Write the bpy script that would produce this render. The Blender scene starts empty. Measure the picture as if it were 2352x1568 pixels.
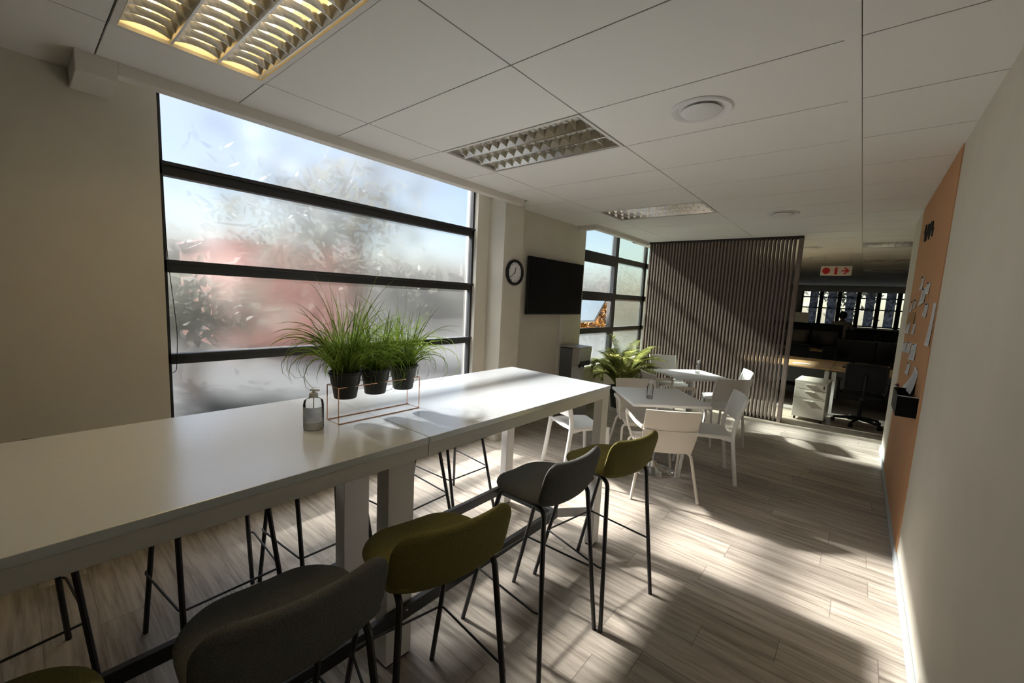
import bpy, bmesh, math, random
from mathutils import Vector, Matrix
PI = math.pi
S = bpy.context.scene
COL = S.collection
random.seed(7)

# ------------------------------------------------------------------ camera
cam_d = bpy.data.cameras.new('camera'); cam = bpy.data.objects.new('camera', cam_d); COL.objects.link(cam)
YAW, PITCH, ROLL = 0.6871, -0.1159, 0.0509
fw = Vector((-math.sin(YAW)*math.cos(PITCH), math.cos(YAW)*math.cos(PITCH), math.sin(PITCH)))
r0 = Vector((math.cos(YAW), math.sin(YAW), 0)); u0 = r0.cross(fw)
rt = r0*math.cos(ROLL) + u0*math.sin(ROLL); up = -r0*math.sin(ROLL) + u0*math.cos(ROLL)
cam.matrix_world = Matrix(((rt.x, up.x, -fw.x, 0), (rt.y, up.y, -fw.y, 0), (rt.z, up.z, -fw.z, 1.65), (0, 0, 0, 1)))
cam_d.sensor_width = 36; cam_d.lens = 36*955.4/2352
cam_d.shift_x = -10.4/2352; cam_d.shift_y = 8.2/2352
cam_d.clip_start = 0.02; cam_d.clip_end = 300
S.camera = cam
S.view_settings.view_transform = 'Standard'; S.view_settings.look = 'None'
S.view_settings.gamma = 1; S.view_settings.use_curve_mapping = False
S.view_settings.exposure = 0.32

# ------------------------------------------------------------------ sky, sun, daylight
SUN_E, SUN_ELEV, SUN_AZ = 198.0, math.radians(36.5), 0.12
W = bpy.data.worlds.new('sky'); S.world = W; W.use_nodes = True
wn = W.node_tree.nodes; wl = W.node_tree.links; wn.clear()
wo = wn.new('ShaderNodeOutputWorld'); wb = wn.new('ShaderNodeBackground'); sky = wn.new('ShaderNodeTexSky')
sky.sky_type = 'NISHITA'; sky.sun_disc = False; sky.sun_elevation = SUN_ELEV; sky.sun_rotation = math.radians(-90)
sky.air_density = 1.0; sky.dust_density = 0.6; sky.ozone_density = 1.0
wl.new(sky.outputs[0], wb.inputs[0]); wb.inputs[1].default_value = 0.26; wl.new(wb.outputs[0], wo.inputs[0])
sun_d = bpy.data.lights.new('sun', 'SUN'); sun = bpy.data.objects.new('sun', sun_d); COL.objects.link(sun)
sun_d.energy = SUN_E; sun_d.angle = math.radians(3.2); sun_d.color = (1, .95, .86)
sdir = Vector((1, SUN_AZ, -math.tan(SUN_ELEV)*math.hypot(1, SUN_AZ))).normalized()
sun.rotation_euler = sdir.to_track_quat('-Z', 'Y').to_euler()
def portal(n, x, y, z, sy, sz, rz=0):
    d = bpy.data.lights.new(n, 'AREA'); d.shape = 'RECTANGLE'; d.size = sy; d.size_y = sz; d.cycles.is_portal = True
    o = bpy.data.objects.new(n, d); COL.objects.link(o); o.location = (x, y, z)
    o.rotation_euler = Vector((math.cos(rz), math.sin(rz), 0)).to_track_quat('-Z', 'Y').to_euler()
portal('sky_portal_near', -3.5, 1.92, 1.6, 2.8, 2.4)
portal('sky_portal_far', -3.5, 7.2, 1.7, 3.6, 2.3)

# ------------------------------------------------------------------ materials
def mat(name, col=(.8, .8, .8), rough=.5, metal=0, spec=.5, coat=0, em=None, es=0):
    m = bpy.data.materials.new(name); m.use_nodes = True
    b = m.node_tree.nodes['Principled BSDF']
    b.inputs['Base Color'].default_value = (*col, 1); b.inputs['Roughness'].default_value = rough
    b.inputs['Metallic'].default_value = metal; b.inputs['Specular IOR Level'].default_value = spec
    b.inputs['Coat Weight'].default_value = coat; b.inputs['Coat Roughness'].default_value = .2
    if em: b.inputs['Emission Color'].default_value = (*em, 1); b.inputs['Emission Strength'].default_value = es
    return m
def N(m, t): return m.node_tree.nodes.new(t)
def Lk(m, a, b): m.node_tree.links.new(a, b)
def speckle(m, scale, amt, bump=0, stretch=(1, 1, 1), detail=3):
    """small procedural variation of the base colour, plus optional bump"""
    b = m.node_tree.nodes['Principled BSDF']; c = list(b.inputs['Base Color'].default_value)
    tc = N(m, 'ShaderNodeTexCoord'); mp = N(m, 'ShaderNodeMapping'); mp.inputs['Scale'].default_value = stretch
    nz = N(m, 'ShaderNodeTexNoise'); nz.inputs['Scale'].default_value = scale; nz.inputs['Detail'].default_value = detail
    rp = N(m, 'ShaderNodeValToRGB'); e = rp.color_ramp.elements
    e[0].position = .3; e[1].position = .7
    e[0].color = tuple(max(0, v*(1-amt)) for v in c[:3])+(1,); e[1].color = tuple(min(1, v*(1+amt)) for v in c[:3])+(1,)
    Lk(m, tc.outputs['Object'], mp.inputs[0]); Lk(m, mp.outputs[0], nz.inputs['Vector']); Lk(m, nz.outputs['Fac'], rp.inputs[0])
    Lk(m, rp.outputs[0], b.inputs['Base Color'])
    if bump:
        bp = N(m, 'ShaderNodeBump'); bp.inputs['Strength'].default_value = bump; bp.inputs['Distance'].default_value = .002
        Lk(m, nz.outputs['Fac'], bp.inputs['Height']); Lk(m, bp.outputs[0], b.inputs['Normal'])
    return m
M = {}
M['wall'] = speckle(mat('wall_paint', (.67, .63, .54), .75, spec=.25), 3, .03)
M['trimpaint'] = mat('trim_paint', (.72, .68, .62), .6)
M['ceil'] = speckle(mat('ceiling_tile', (.86, .85, .82), .85, spec=.2), 220, .03)
M['ceilgap'] = mat('ceiling_gap', (.12, .11, .10), .9)
M['lam'] = speckle(mat('white_laminate', (.76, .80, .83), .24, spec=.9, coat=1), 30, .012)
M['satin'] = mat('satin_white_top', (.84, .84, .82), .38)
M['edge'] = mat('laminate_edge', (.60, .57, .53), .45)
M['whitemetal'] = mat('white_powder_coat', (.78, .76, .73), .4)
M['black'] = mat('black_steel', (.012, .012, .013), .38)
M['blackframe'] = mat('black_window_aluminium', (.012, .012, .013), .45)
M['blackplast'] = mat('black_plastic', (.010, .010, .011), .5, spec=.35)
M['olive'] = speckle(mat('olive_fabric', (.175, .153, .05), .9, spec=.15), 420, .35, .5)
M['grey'] = speckle(mat('charcoal_fabric', (.125, .125, .118), .9, spec=.15), 420, .35, .5)
M['plastic'] = mat('white_plastic', (.80, .79, .76), .35)
M['warmlitplastic'] = mat('warm_lit_cream_plastic', (.78, .72, .63), .38)  # cream-white armchair plastic, with warm bounced light mixed into the colour
M['skirt'] = mat('grey_skirting', (.42, .45, .47), .4)
M['cork'] = speckle(mat('terracotta_cork', (.56, .31, .165), .85, spec=.15), 180, .10)
M['chrome'] = mat('chrome', (.75, .75, .75), .12, 1)
M['steel'] = mat('brushed_steel', (.52, .52, .53), .42, 1)
M['alu'] = mat('louvre_aluminium', (.80, .78, .73), .2, 1)
M['rose'] = mat('rose_gold_wire', (.80, .45, .30), .25, 1)
M['pot'] = mat('black_pot', (.014, .014, .015), .5)
M['soil'] = speckle(mat('soil', (.05, .035, .02), .95), 90, .4)
M['paper'] = speckle(mat('paper', (.72, .72, .72), .8), 60, .05)
M['brownpaper'] = mat('brown_card', (.36, .20, .08), .8)
M['deskwood'] = speckle(mat('desk_wood', (.52, .34, .18), .45), 9, .15, 0, (1, 14, 1))
M['screen'] = mat('dark_screen', (.006, .006, .008), .18)
M['tv'] = mat('tv_glass', (.002, .002, .0025), .5, spec=.15)
M['darkfab'] = speckle(mat('dark_fabric', (.02, .02, .021), .9, spec=.1), 200, .3)
M['carpet'] = speckle(mat('carpet', (.27, .25, .23), .95, spec=.05), 60, .35)
M['slat'] = speckle(mat('slat_wood', (.20, .155, .135), .6, spec=.3), 25, .18, 0, (6, 6, .4))
M['slatback'] = mat('slat_dark', (.02, .016, .014), .7)
M['cream'] = mat('cream_metal', (.66, .63, .56), .45)
M['white'] = mat('white', (.8, .8, .8), .5)
M['skin'] = mat('skin', (.28, .15, .10), .6)
M['hair'] = mat('black_hair', (.01, .009, .008), .7)
M['shirt'] = mat('pale_shirt', (.50, .47, .43), .85)
M['trouser'] = mat('dark_trousers', (.03, .03, .04), .85)
M['tube_on'] = mat('lit_tube', (1, .8, .4), .4, em=(1, .72, .30), es=10)
M['tube_off'] = mat('unlit_tube', (.75, .73, .68), .4)
M['brick'] = speckle(mat('red_render', (.62, .29, .24), .9), 1.2, .2)
M['bark'] = mat('bark', (.10, .07, .05), .9)
M['pink'] = mat('mauve', (.25, .06, .10), .7)
M['red'] = mat('sign_red', (.45, .01, .01), .5)
M['sign'] = mat('sign_white', (.62, .55, .48), .6)

def leafmat(name, c, tr=.45):
    m = bpy.data.materials.new(name); m.use_nodes = True; nt = m.node_tree; nt.nodes.clear()
    o = nt.nodes.new('ShaderNodeOutputMaterial'); d = nt.nodes.new('ShaderNodeBsdfPrincipled'); t = nt.nodes.new('ShaderNodeBsdfTranslucent')
    mx = nt.nodes.new('ShaderNodeMixShader'); oi = nt.nodes.new('ShaderNodeTexNoise'); rp = nt.nodes.new('ShaderNodeValToRGB')
    tc = nt.nodes.new('ShaderNodeTexCoord'); nt.links.new(tc.outputs['Object'], oi.inputs['Vector']); oi.inputs['Scale'].default_value = 14
    rp.color_ramp.elements[0].position = .35; rp.color_ramp.elements[1].position = .65
    rp.color_ramp.elements[0].color = tuple(v*.6 for v in c)+(1,); rp.color_ramp.elements[1].color = tuple(min(1, v*1.4) for v in c)+(1,)
    nt.links.new(oi.outputs['Fac'], rp.inputs[0]); nt.links.new(rp.outputs[0], d.inputs['Base Color']); nt.links.new(rp.outputs[0], t.inputs['Color'])
    d.inputs['Roughness'].default_value = .7; d.inputs['Specular IOR Level'].default_value = .08; mx.inputs[0].default_value = tr
    nt.links.new(d.outputs[0], mx.inputs[1]); nt.links.new(t.outputs[0], mx.inputs[2]); nt.links.new(mx.outputs[0], o.inputs[0]); return m
M['grass'] = leafmat('grass_leaf', (.19, .28, .05))
M['palm'] = leafmat('palm_leaf', (.20, .21, .06))
M['treeleaf'] = leafmat('tree_leaf', (.02, .024, .012), .3)
M['autumn'] = leafmat('autumn_leaf', (.045, .019, .003), .2)
M['blind'] = leafmat('blue_grey_blind', (.30, .31, .34), .75)
M['liquid'] = leafmat('gel', (.85, .82, .72), .8); M['labelfilm'] = leafmat('label_film', (.80, .82, .84), .6)
M['hedgeleaf'] = leafmat('hedge_leaf', (.18, .17, .165), .2)
M['shrub'] = leafmat('shrub_leaf', (.10, .10, .085), .3)

def frosted(name, tcol, dcol, t, rough, w_ref, rcol):
    m = bpy.data.materials.new(name); m.use_nodes = True; nt = m.node_tree; nt.nodes.clear()
    o = nt.nodes.new('ShaderNodeOutputMaterial'); a = nt.nodes.new('ShaderNodeBsdfTransparent'); b = nt.nodes.new('ShaderNodeBsdfTranslucent')
    r = nt.nodes.new('ShaderNodeBsdfRefraction'); r.inputs['Roughness'].default_value = rough; r.inputs['IOR'].default_value = 1.25
    r.inputs['Color'].default_value = (*rcol, 1); a.inputs[0].default_value = (*tcol, 1); b.inputs[0].default_value = (*dcol, 1)
    m1 = nt.nodes.new('ShaderNodeMixShader'); m1.inputs[0].default_value = w_ref
    nt.links.new(b.outputs[0], m1.inputs[1]); nt.links.new(r.outputs[0], m1.inputs[2])
    m2 = nt.nodes.new('ShaderNodeMixShader'); m2.inputs[0].default_value = t
    nt.links.new(m1.outputs[0], m2.inputs[1]); nt.links.new(a.outputs[0], m2.inputs[2]); nt.links.new(m2.outputs[0], o.inputs[0]); return m
M['frost'] = frosted('frosted_film', (.92, .95, 1), (.0045, .0047, .0051), .055, .36, .42, (.60, .64, .71))
M['frost2'] = frosted('frosted_film_blue', (.85, .95, 1), (.0054, .006, .0066), .060, .30, .40, (.56, .64, .67))
M['frost3'] = frosted('frosted_film_green', (.86, .97, .92), (.006, .0072, .0065), .055, .45, .35, (.55, .64, .60))
def clear(name, tint=(.9, .93, .93), g=.08):
    m = bpy.data.materials.new(name); m.use_nodes = True; nt = m.node_tree; nt.nodes.clear()
    o = nt.nodes.new('ShaderNodeOutputMaterial'); a = nt.nodes.new('ShaderNodeBsdfTransparent'); b = nt.nodes.new('ShaderNodeBsdfGlossy')
    a.inputs[0].default_value = (*tint, 1); b.inputs['Roughness'].default_value = .05
    mx = nt.nodes.new('ShaderNodeMixShader'); fr = nt.nodes.new('ShaderNodeFresnel'); fr.inputs[0].default_value = 1.25
    nt.links.new(fr.outputs[0], mx.inputs[0]); nt.links.new(a.outputs[0], mx.inputs[1]); nt.links.new(b.outputs[0], mx.inputs[2]); nt.links.new(mx.outputs[0], o.inputs[0]); return m
M['clear'] = clear('clear_glass', (.62, .65, .67)); M['bottle'] = clear('clear_plastic', (.95, .96, .96))

def wood_floor():
    m = mat('grey_oak_vinyl', (.4, .36, .31), .42, spec=.4); nt = m.node_tree; b = nt.nodes['Principled BSDF']
    def math_(op, a=None, bb=None, v=None):
        n = nt.nodes.new('ShaderNodeMath'); n.operation = op
        if a is not None: nt.links.new(a, n.inputs[0])
        if bb is not None: nt.links.new(bb, n.inputs[1])
        if v is not None: n.inputs[1].default_value = v
        return n.outputs[0]
    tc = nt.nodes.new('ShaderNodeTexCoord'); sp = nt.nodes.new('ShaderNodeSeparateXYZ'); nt.links.new(tc.outputs['Object'], sp.inputs[0])
    x, y = sp.outputs[0], sp.outputs[1]
    ry = math_('DIVIDE', y, v=.183); row = math_('FLOOR', ry); fy = math_('FRACT', ry)
    wn1 = nt.nodes.new('ShaderNodeTexWhiteNoise'); wn1.noise_dimensions = '1D'; nt.links.new(row, wn1.inputs['W'])
    xs = math_('DIVIDE', x, v=1.22); xs = math_('ADD', xs, wn1.outputs['Value']); colm = math_('FLOOR', xs); fx = math_('FRACT', xs)
    cb = nt.nodes.new('ShaderNodeCombineXYZ'); nt.links.new(row, cb.inputs[0]); nt.links.new(colm, cb.inputs[1])
    wn2 = nt.nodes.new('ShaderNodeTexWhiteNoise'); wn2.noise_dimensions = '2D'; nt.links.new(cb.outputs[0], wn2.inputs['Vector'])
    # grain
    off = math_('MULTIPLY', wn2.outputs['Value'], v=37.0)
    gx = math_('MULTIPLY', x, v=1.6); gy = math_('MULTIPLY', y, v=24.0); gc = nt.nodes.new('ShaderNodeCombineXYZ')
    nt.links.new(gx, gc.inputs[0]); nt.links.new(gy, gc.inputs[1]); nt.links.new(off, gc.inputs[2])
    n1 = nt.nodes.new('ShaderNodeTexNoise'); n1.inputs['Scale'].default_value = 1.4; n1.inputs['Detail'].default_value = 7; n1.inputs['Roughness'].default_value = .62
    n1.inputs['Distortion'].default_value = .12
    nt.links.new(gc.outputs[0], n1.inputs['Vector'])
    rp = nt.nodes.new('ShaderNodeValToRGB'); e = rp.color_ramp.elements
    e[0].position = .30; e[0].color = (.10, .075, .055, 1); e[1].position = .72; e[1].color = (.53, .47, .40, 1)
    k = e.new(.44); k.color = (.30, .255, .205, 1); k = e.new(.55); k.color = (.42, .365, .305, 1)
    nt.links.new(n1.outputs['Fac'], rp.inputs[0])
    # whitish long patches
    n2 = nt.nodes.new('ShaderNodeTexNoise'); n2.inputs['Scale'].default_value = .5; n2.inputs['Detail'].default_value = 2; nt.links.new(gc.outputs[0], n2.inputs['Vector'])
    mxa = nt.nodes.new('ShaderNodeMixRGB'); mxa.inputs[2].default_value = (.49, .44, .38, 1)
    f2 = math_('MULTIPLY', n2.outputs['Fac'], v=.42); nt.links.new(f2, mxa.inputs[0]); nt.links.new(rp.outputs[0], mxa.inputs[1])
    hv = nt.nodes.new('ShaderNodeHueSaturation'); vv = math_('MULTIPLY', wn2.outputs['Value'], v=.34); vv = math_('ADD', vv, v=.75)
    nt.links.new(vv, hv.inputs['Value']); nt.links.new(mxa.outputs[0], hv.inputs['Color'])
    # seams
    ay = math_('SUBTRACT', fy, v=.5); ay = math_('ABSOLUTE', ay); sy = math_('GREATER_THAN', ay, v=.5-.008)
    ax = math_('SUBTRACT', fx, v=.5); ax = math_('ABSOLUTE', ax); sx = math_('GREATER_THAN', ax, v=.5-.0018)
    sm = math_('MAXIMUM', sx, sy); sm = math_('MULTIPLY', sm, v=.55)
    mxb = nt.nodes.new('ShaderNodeMixRGB'); mxb.inputs[2].default_value = (.10, .08, .065, 1)
    nt.links.new(sm, mxb.inputs[0]); nt.links.new(hv.outputs[0], mxb.inputs[1]); nt.links.new(mxb.outputs[0], b.inputs['Base Color'])
    bp = nt.nodes.new('ShaderNodeBump'); bp.inputs['Strength'].default_value = .25; bp.inputs['Distance'].default_value = .001
    nt.links.new(n1.outputs['Fac'], bp.inputs['Height']); nt.links.new(bp.outputs[0], b.inputs['Normal'])
    return m
M['floor'] = wood_floor()

# ------------------------------------------------------------------ mesh helpers
def box(bm, x0, x1, y0, y1, z0, z1, mtx=None):
    v = [bm.verts.new(Vector(p) if mtx is None else mtx @ Vector(p)) for p in
         ((x0, y0, z0), (x1, y0, z0), (x1, y1, z0), (x0, y1, z0), (x0, y0, z1), (x1, y0, z1), (x1, y1, z1), (x0, y1, z1))]
    for f in ((0, 3, 2, 1), (4, 5, 6, 7), (0, 1, 5, 4), (1, 2, 6, 5), (2, 3, 7, 6), (3, 0, 4, 7)): bm.faces.new([v[i] for i in f])
def prism(bm, poly, h0, h1, axis='z'):
    def P(a, b, h): return {'z': (a, b, h), 'x': (h, a, b), 'y': (a, h, b)}[axis]
    lo = [bm.verts.new(P(a, b, h0)) for a, b in poly]; hi = [bm.verts.new(P(a, b, h1)) for a, b in poly]; n = len(poly)
    bm.faces.new(lo[::-1]); bm.faces.new(hi)
    for i in range(n): bm.faces.new((lo[i], lo[(i+1) % n], hi[(i+1) % n], hi[i]))
def fillet(pts, r, seg=5):
    """round the inner corners of a polyline"""
    pts = [Vector(p) for p in pts]; out = [pts[0]]
    for i in range(1, len(pts)-1):
        a, b, c = pts[i-1], pts[i], pts[i+1]; d1 = (a-b); d2 = (c-b); rr = min(r, d1.length*.45, d2.length*.45)
        p = b+d1.normalized()*rr; q = b+d2.normalized()*rr
        for k in range(seg+1):
            t = k/seg; out.append(p*(1-t)**2 + b*2*t*(1-t) + q*t*t)
    out.append(pts[-1]); return out
def tube(bm, pts, r, seg=8, closed=False, rs=None, squash=None):
    pts = [Vector(p) for p in pts]; n = len(pts); rings = []; prev = None
    for i in range(n):
        if closed: t = (pts[(i+1) % n]-pts[i-1]).normalized()
        else: t = (pts[min(i+1, n-1)]-pts[max(i-1, 0)]).normalized()
        if prev is None: u = t.orthogonal().normalized() if abs(t.z) > .9 else Vector((0, 0, 1)).cross(t).normalized()
        else: u = (prev - t*prev.dot(t)).normalized()
        prev = u; w = t.cross(u); rr = rs[i] if rs else r
        rings.append([bm.verts.new(pts[i] + (u*math.cos(a)*(squash or 1) + w*math.sin(a))*rr) for a in (2*PI*k/seg for k in range(seg))])
    for i in range(n if closed else n-1):
        A, B = rings[i], rings[(i+1) % n]
        for k in range(seg): bm.faces.new((A[k], A[(k+1) % seg], B[(k+1) % seg], B[k]))
    if not closed: bm.faces.new(rings[0][::-1]); bm.faces.new(rings[-1])
def lathe(bm, prof, seg=24, c=(0, 0, 0), cap=True):
    rings = []
    for r, z in prof: rings.append([bm.verts.new((c[0]+r*math.cos(a), c[1]+r*math.sin(a), c[2]+z)) for a in (2*PI*k/seg for k in range(seg))])
    for A, B in zip(rings, rings[1:]):
        for k in range(seg): bm.faces.new((A[k], A[(k+1) % seg], B[(k+1) % seg], B[k]))
    if cap: bm.faces.new(rings[0][::-1]); bm.faces.new(rings[-1])
def pillow(bm, cl, W0, T, na=22, nb=16, pa=4, pb=4, nrm=None, off=0):
    """upholstered slab: cl(t)->(pos, normal) for t in -1..1, lateral +y; W0(t) half-width"""
    def pt(a, b, side):
        p, n = cl(a)
        w = W0(a)*(max(0, 1-abs(a)**pa))**(1/pa)
        th = T/2*(max(0, 1-abs(a)**8))**.5*(max(0, 1-abs(b)**6))**.5
        bow = nrm(a, b) if nrm else 0
        return p + Vector((0, 1, 0))*(b*w) + n*(side*th+bow)
    As = [math.sin(PI/2*(2*i/na-1))*.9999 for i in range(na+1)]; Bs = [math.sin(PI/2*(2*j/nb-1)) for j in range(nb+1)]
    g = {}
    for s in (1, -1):
        for i, a in enumerate(As):
            for j, b in enumerate(Bs):
                edge = i in (0, na) or j in (0, nb)
                if edge and s == -1: g[(s, i, j)] = g[(1, i, j)]
                else: g[(s, i, j)] = bm.verts.new(pt(a, b, s))
    for s in (1, -1):
        for i in range(na):
            for j in range(nb):
                f = [g[(s, i, j)], g[(s, i+1, j)], g[(s, i+1, j+1)], g[(s, i, j+1)]]
                if len(set(f)) == 4:
                    try: bm.faces.new(f if s == 1 else f[::-1])
                    except ValueError: pass
    bmesh.ops.remove_doubles(bm, verts=bm.verts, dist=.0004)
def rcorner(a, W, H, r):
    """half-width of a rounded rectangle of half-height H at relative height a"""
    y = abs(a)*H
    return W if y <= H-r else W-r+math.sqrt(max(0, r*r-(y-(H-r))**2))
def leafquad(bm, pts, w0, nrm=Vector((0, 0, 1)), taper=.15):
    pts = [Vector(p) for p in pts]; n = len(pts); L = []; R = []
    for i, p in enumerate(pts):
        t = (pts[min(i+1, n-1)]-pts[max(i-1, 0)]).normalized(); s = t.cross(nrm)
        if s.length < .1: s = t.cross(Vector((1, 0, 0)))
        s.normalize(); f = i/(n-1); w = w0*(1-(1-taper)*f**1.5)*.5
        if i == n-1: w = w0*.04
        L.append(bm.verts.new(p-s*w)); R.append(bm.verts.new(p+s*w))
    for i in range(n-1): bm.faces.new((L[i], R[i], R[i+1], L[i+1]))
def BM(): return bmesh.new()
def obj(name, bm, m, parent=None, smooth=False, bevel=0, loc=None, keep=False):
    if not keep: bmesh.ops.recalc_face_normals(bm, faces=bm.faces)
    me = bpy.data.meshes.new(name); bm.to_mesh(me); bm.free()
    o = bpy.data.objects.new(name, me); COL.objects.link(o)
    me.materials.append(M[m] if isinstance(m, str) else m)
    if smooth:
        for p in me.polygons: p.use_smooth = True
        try: me.set_sharp_from_angle(angle=math.radians(42))
        except Exception: pass
    if bevel:
        md = o.modifiers.new('bevel', 'BEVEL'); md.width = bevel; md.segments = 2; md.limit_method = 'ANGLE'; md.angle_limit = math.radians(50)
    if parent is not None: o.parent = parent
    if loc: o.location = loc
    return o
def bx(name, m, dims, parent=None, bevel=0):
    bm = BM(); box(bm, *dims); return obj(name, bm, m, parent, bevel=bevel)
def thing(name, label, cat, loc=(0, 0, 0), rz=0, group=None):
    o = bpy.data.objects.new(name, None); COL.objects.link(o); o.empty_display_size = .1
    o.location = loc; o.rotation_euler = (0, 0, rz); o['label'] = label; o['category'] = cat
    if group: o['group'] = group
    return o
def tag(o, label, cat, group=None):
    o['label'] = label; o['category'] = cat
    if group: o['group'] = group
    return o
def struct(name, bm=None, m=None, bevel=0):
    if bm is None: o = bpy.data.objects.new(name, None); COL.objects.link(o)
    else: o = obj(name, bm, m, bevel=bevel)
    o['kind'] = 'structure'; return o
def sbox(name, m, dims, bevel=0):
    bm = BM()
    for d in (dims if isinstance(dims[0], (tuple, list)) else [dims]): box(bm, *d)
    return struct(name, bm, m, bevel)
def dup(root, loc, rz, label, group=None):
    def rec(o, par):
        c = o.copy(); COL.objects.link(c); c.parent = par
        for ch in list(o.children): rec(ch, c)
        return c
    r = rec(root, None); r.location = loc; r.rotation_euler = (0, 0, rz); r['label'] = label
    if group: r['group'] = group
    return r

# ------------------------------------------------------------------ room shell
CH = 2.70; XL = -3.28; XR = .36
FZ = 2.64      # underside of window bulkheads
sbox('floor', 'floor', [(-3.46, 3.2, -3.4, 8.28, -.12, 0)])
o = sbox('floor_carpet', 'carpet', (-3.46, 3.2, 8.28, 20.6, -.12, .004))
# left wall, with the two window openings
sbox('wall_left', 'wall', [(-3.46, XL, -3.4, .60, 0, 2.9), (-3.46, XL, .60, 3.24, 0, .30), (-3.46, XL, 3.24, 5.50, 0, 2.9),
                           (-3.46, XL, 5.50, 9.2, 0, .60), (-3.46, XL, 9.2, 10.2, 0, 2.9), (-3.46, XL, 10.2, 17.5, 0, 2.9), (-3.46, XL, 17.5, 20.6, 0, 2.9),
                           (-3.46, XL, .60, 3.24, 3.0, 3.1), (-3.46, XL, 5.5, 9.2, 3.0, 3.1), (-3.46, XL, .2, .60, 2.9, 3.1), (-3.46, XL, 3.24, 3.7, 2.9, 3.1), (-3.46, XL, 5.2, 5.5, 2.9, 3.1), (-3.46, XL, 9.2, 9.3, 2.9, 3.1)])
sbox('wall_pier', 'wall', (XL-.01, -3.05, 3.42, 3.74, 0, CH))
sbox('wall_right', 'wall', [(XR, .52, -3.4, 6.68, 0, 2.9)])
sbox('wall_back', 'wall', (-3.46, .52, -3.55, -3.4, 0, 2.9))
sbox('wall_office', 'wall', [(.52, 3.2, 6.56, 6.68, 0, 2.9), (3.2, 3.35, 6.56, 20.6, 0, 2.9)])
sbox('baseboard_right', 'skirt', (XR-.014, XR, -3.4, 6.68, 0, .075), .003)
sbox('baseboard_left', 'skirt', [(XL, XL+.014, -3.4, 3.42, 0, .075), (XL, XL+.014, 3.74, 8.2, 0, .075)])
# window bulkheads (blind boxes) under the ceiling
sbox('trim_1', 'trimpaint', [(-3.05, -2.97, .40, 3.64, 2.64, 3.0), (-3.279, -2.968, .25, .40, 2.60, 3.0)], .004)
sbox('trim_2', 'trimpaint', [(-3.05, -2.97, 5.34, 7.10, 2.64, 3.0), (-3.279, -2.968, 5.25, 5.34, 2.64, 3.0)], .004)
# ceiling: 1.2 x 0.6 m tiles with thin dark joints, slab above
GX, GY = -2.566, .3206
bm = BM(); g = .0035
holes = [(0, 0), (0, 3), (0, 7), (2, 13), (2, 17), (2, 21), (0, -5), (1, -3)]
LIGHTS = [(GX+1.2*(i if i < 2 else i)+(.045 if i == 2 else 0), GY+.6*k) for i, k in holes]
xs_ = [(XL, GX)]+[(GX+1.2*i, GX+1.2*(i+1)) for i in range(5)]
for ci, (xa, xb) in enumerate(xs_):
    i = ci-1
    for k in range(-7, 34):
        ya, yb = GY+.6*k, GY+.6*(k+1)
        if (i, k) in holes: continue
        x0, x1, y0, y1 = xa+g, xb-g, ya+g, yb-g
        if i == 2: x0 += .045
        if i == 1: pass
        if x1 > 3.2: x1 = 3.2
        if yb < 6.68 and x0 > XR: continue
        if yb < 6.68: x1 = min(x1, XR)
        if i == -1:
            # slot over the windows: tiles stop at the bulkhead
            segs = [(y0, y1, XL)]
            cuts = []
            for (a, b) in ((.25, 3.64), (5.25, 7.10)):
                if y1 > a and y0 < b: cuts.append((max(a, y0), min(b, y1)))
            if cuts:
                segs = []; c = cuts[0]
                if c[0] > y0+.01: segs.append((y0, c[0], XL))
                segs.append((c[0], c[1], -2.97))
                if c[1] < y1-.01: segs.append((c[1], y1, XL))
            for (a, b, xx) in segs: box(bm, xx, x1, a, b, CH, CH+.015)
            continue
        box(bm, x0, x1, y0, y1, CH, CH+.015)
struct('ceiling', bm, 'ceil')
# main runner: one wider bar along the room
sbox('trim_3', 'ceil', (GX+2.4-.006, GX+2.4+.0455, -3.4, 20.5, CH-.001, CH+.012))
bm = BM()
for (a, b, c, d) in ((-2.97, 3.2, -3.4, 20.6), (XL, -2.97, -3.4, .25), (XL, -2.97, 3.64, 5.25), (XL, -2.97, 7.10, 20.6)): box(bm, a, b, c, d, CH+.13, CH+.2)
struct('ceiling_void', bm, 'ceilgap')
sbox('trim_4', 'wall', [(-3.28, -2.97, .2, 3.7, 3.0, 3.1), (-3.28, -2.97, 5.2, 9.3, 3.0, 3.1), (-3.28, -2.97, 3.64, 3.70, 2.7, 3.0), (-3.28, -2.97, 7.10, 7.16, 2.7, 3.0)])

# ------------------------------------------------------------------ window 1
def window(name): return struct(name)
w1 = window('window_1')
bm = BM(); X0, X1 = -3.40, -3.33
for (y0, y1, z0, z1) in ((.585, .625, .30, 3.0), (3.215, 3.255, .30, 3.0), (.6, 3.24, .30, .35), (.6, 3.24, 2.94, 3.0)): box(bm, X0, X1, y0, y1, z0, z1)
for z0, z1 in ((2.272, 2.352), (1.69, 1.768), (1.112, 1.18), (.62, .68)):
    box(bm, X0, X1-.0, .6, 3.24, z0, z1); box(bm, X1, X1+.018, .62, 3.26, z1-.022, z1)
obj('window_frame', bm, 'blackframe', w1, bevel=.003)
bm = BM()
for z0, z1 in ((.35, .62), (.68, 1.112), (1.18, 1.69), (1.768, 2.272), (2.352, 2.94)):
    vs = [bm.verts.new(p) for p in ((-3.37, .62, z0), (-3.37, 3.22, z0), (-3.37, 3.22, z1), (-3.37, .62, z1))]; bm.faces.new(vs)
obj('glass', bm, 'frost', w1, keep=True)
bx('window_sill', 'trimpaint', (-3.33, XL+.01, .6, 3.24, .27, .30), w1)
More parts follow.
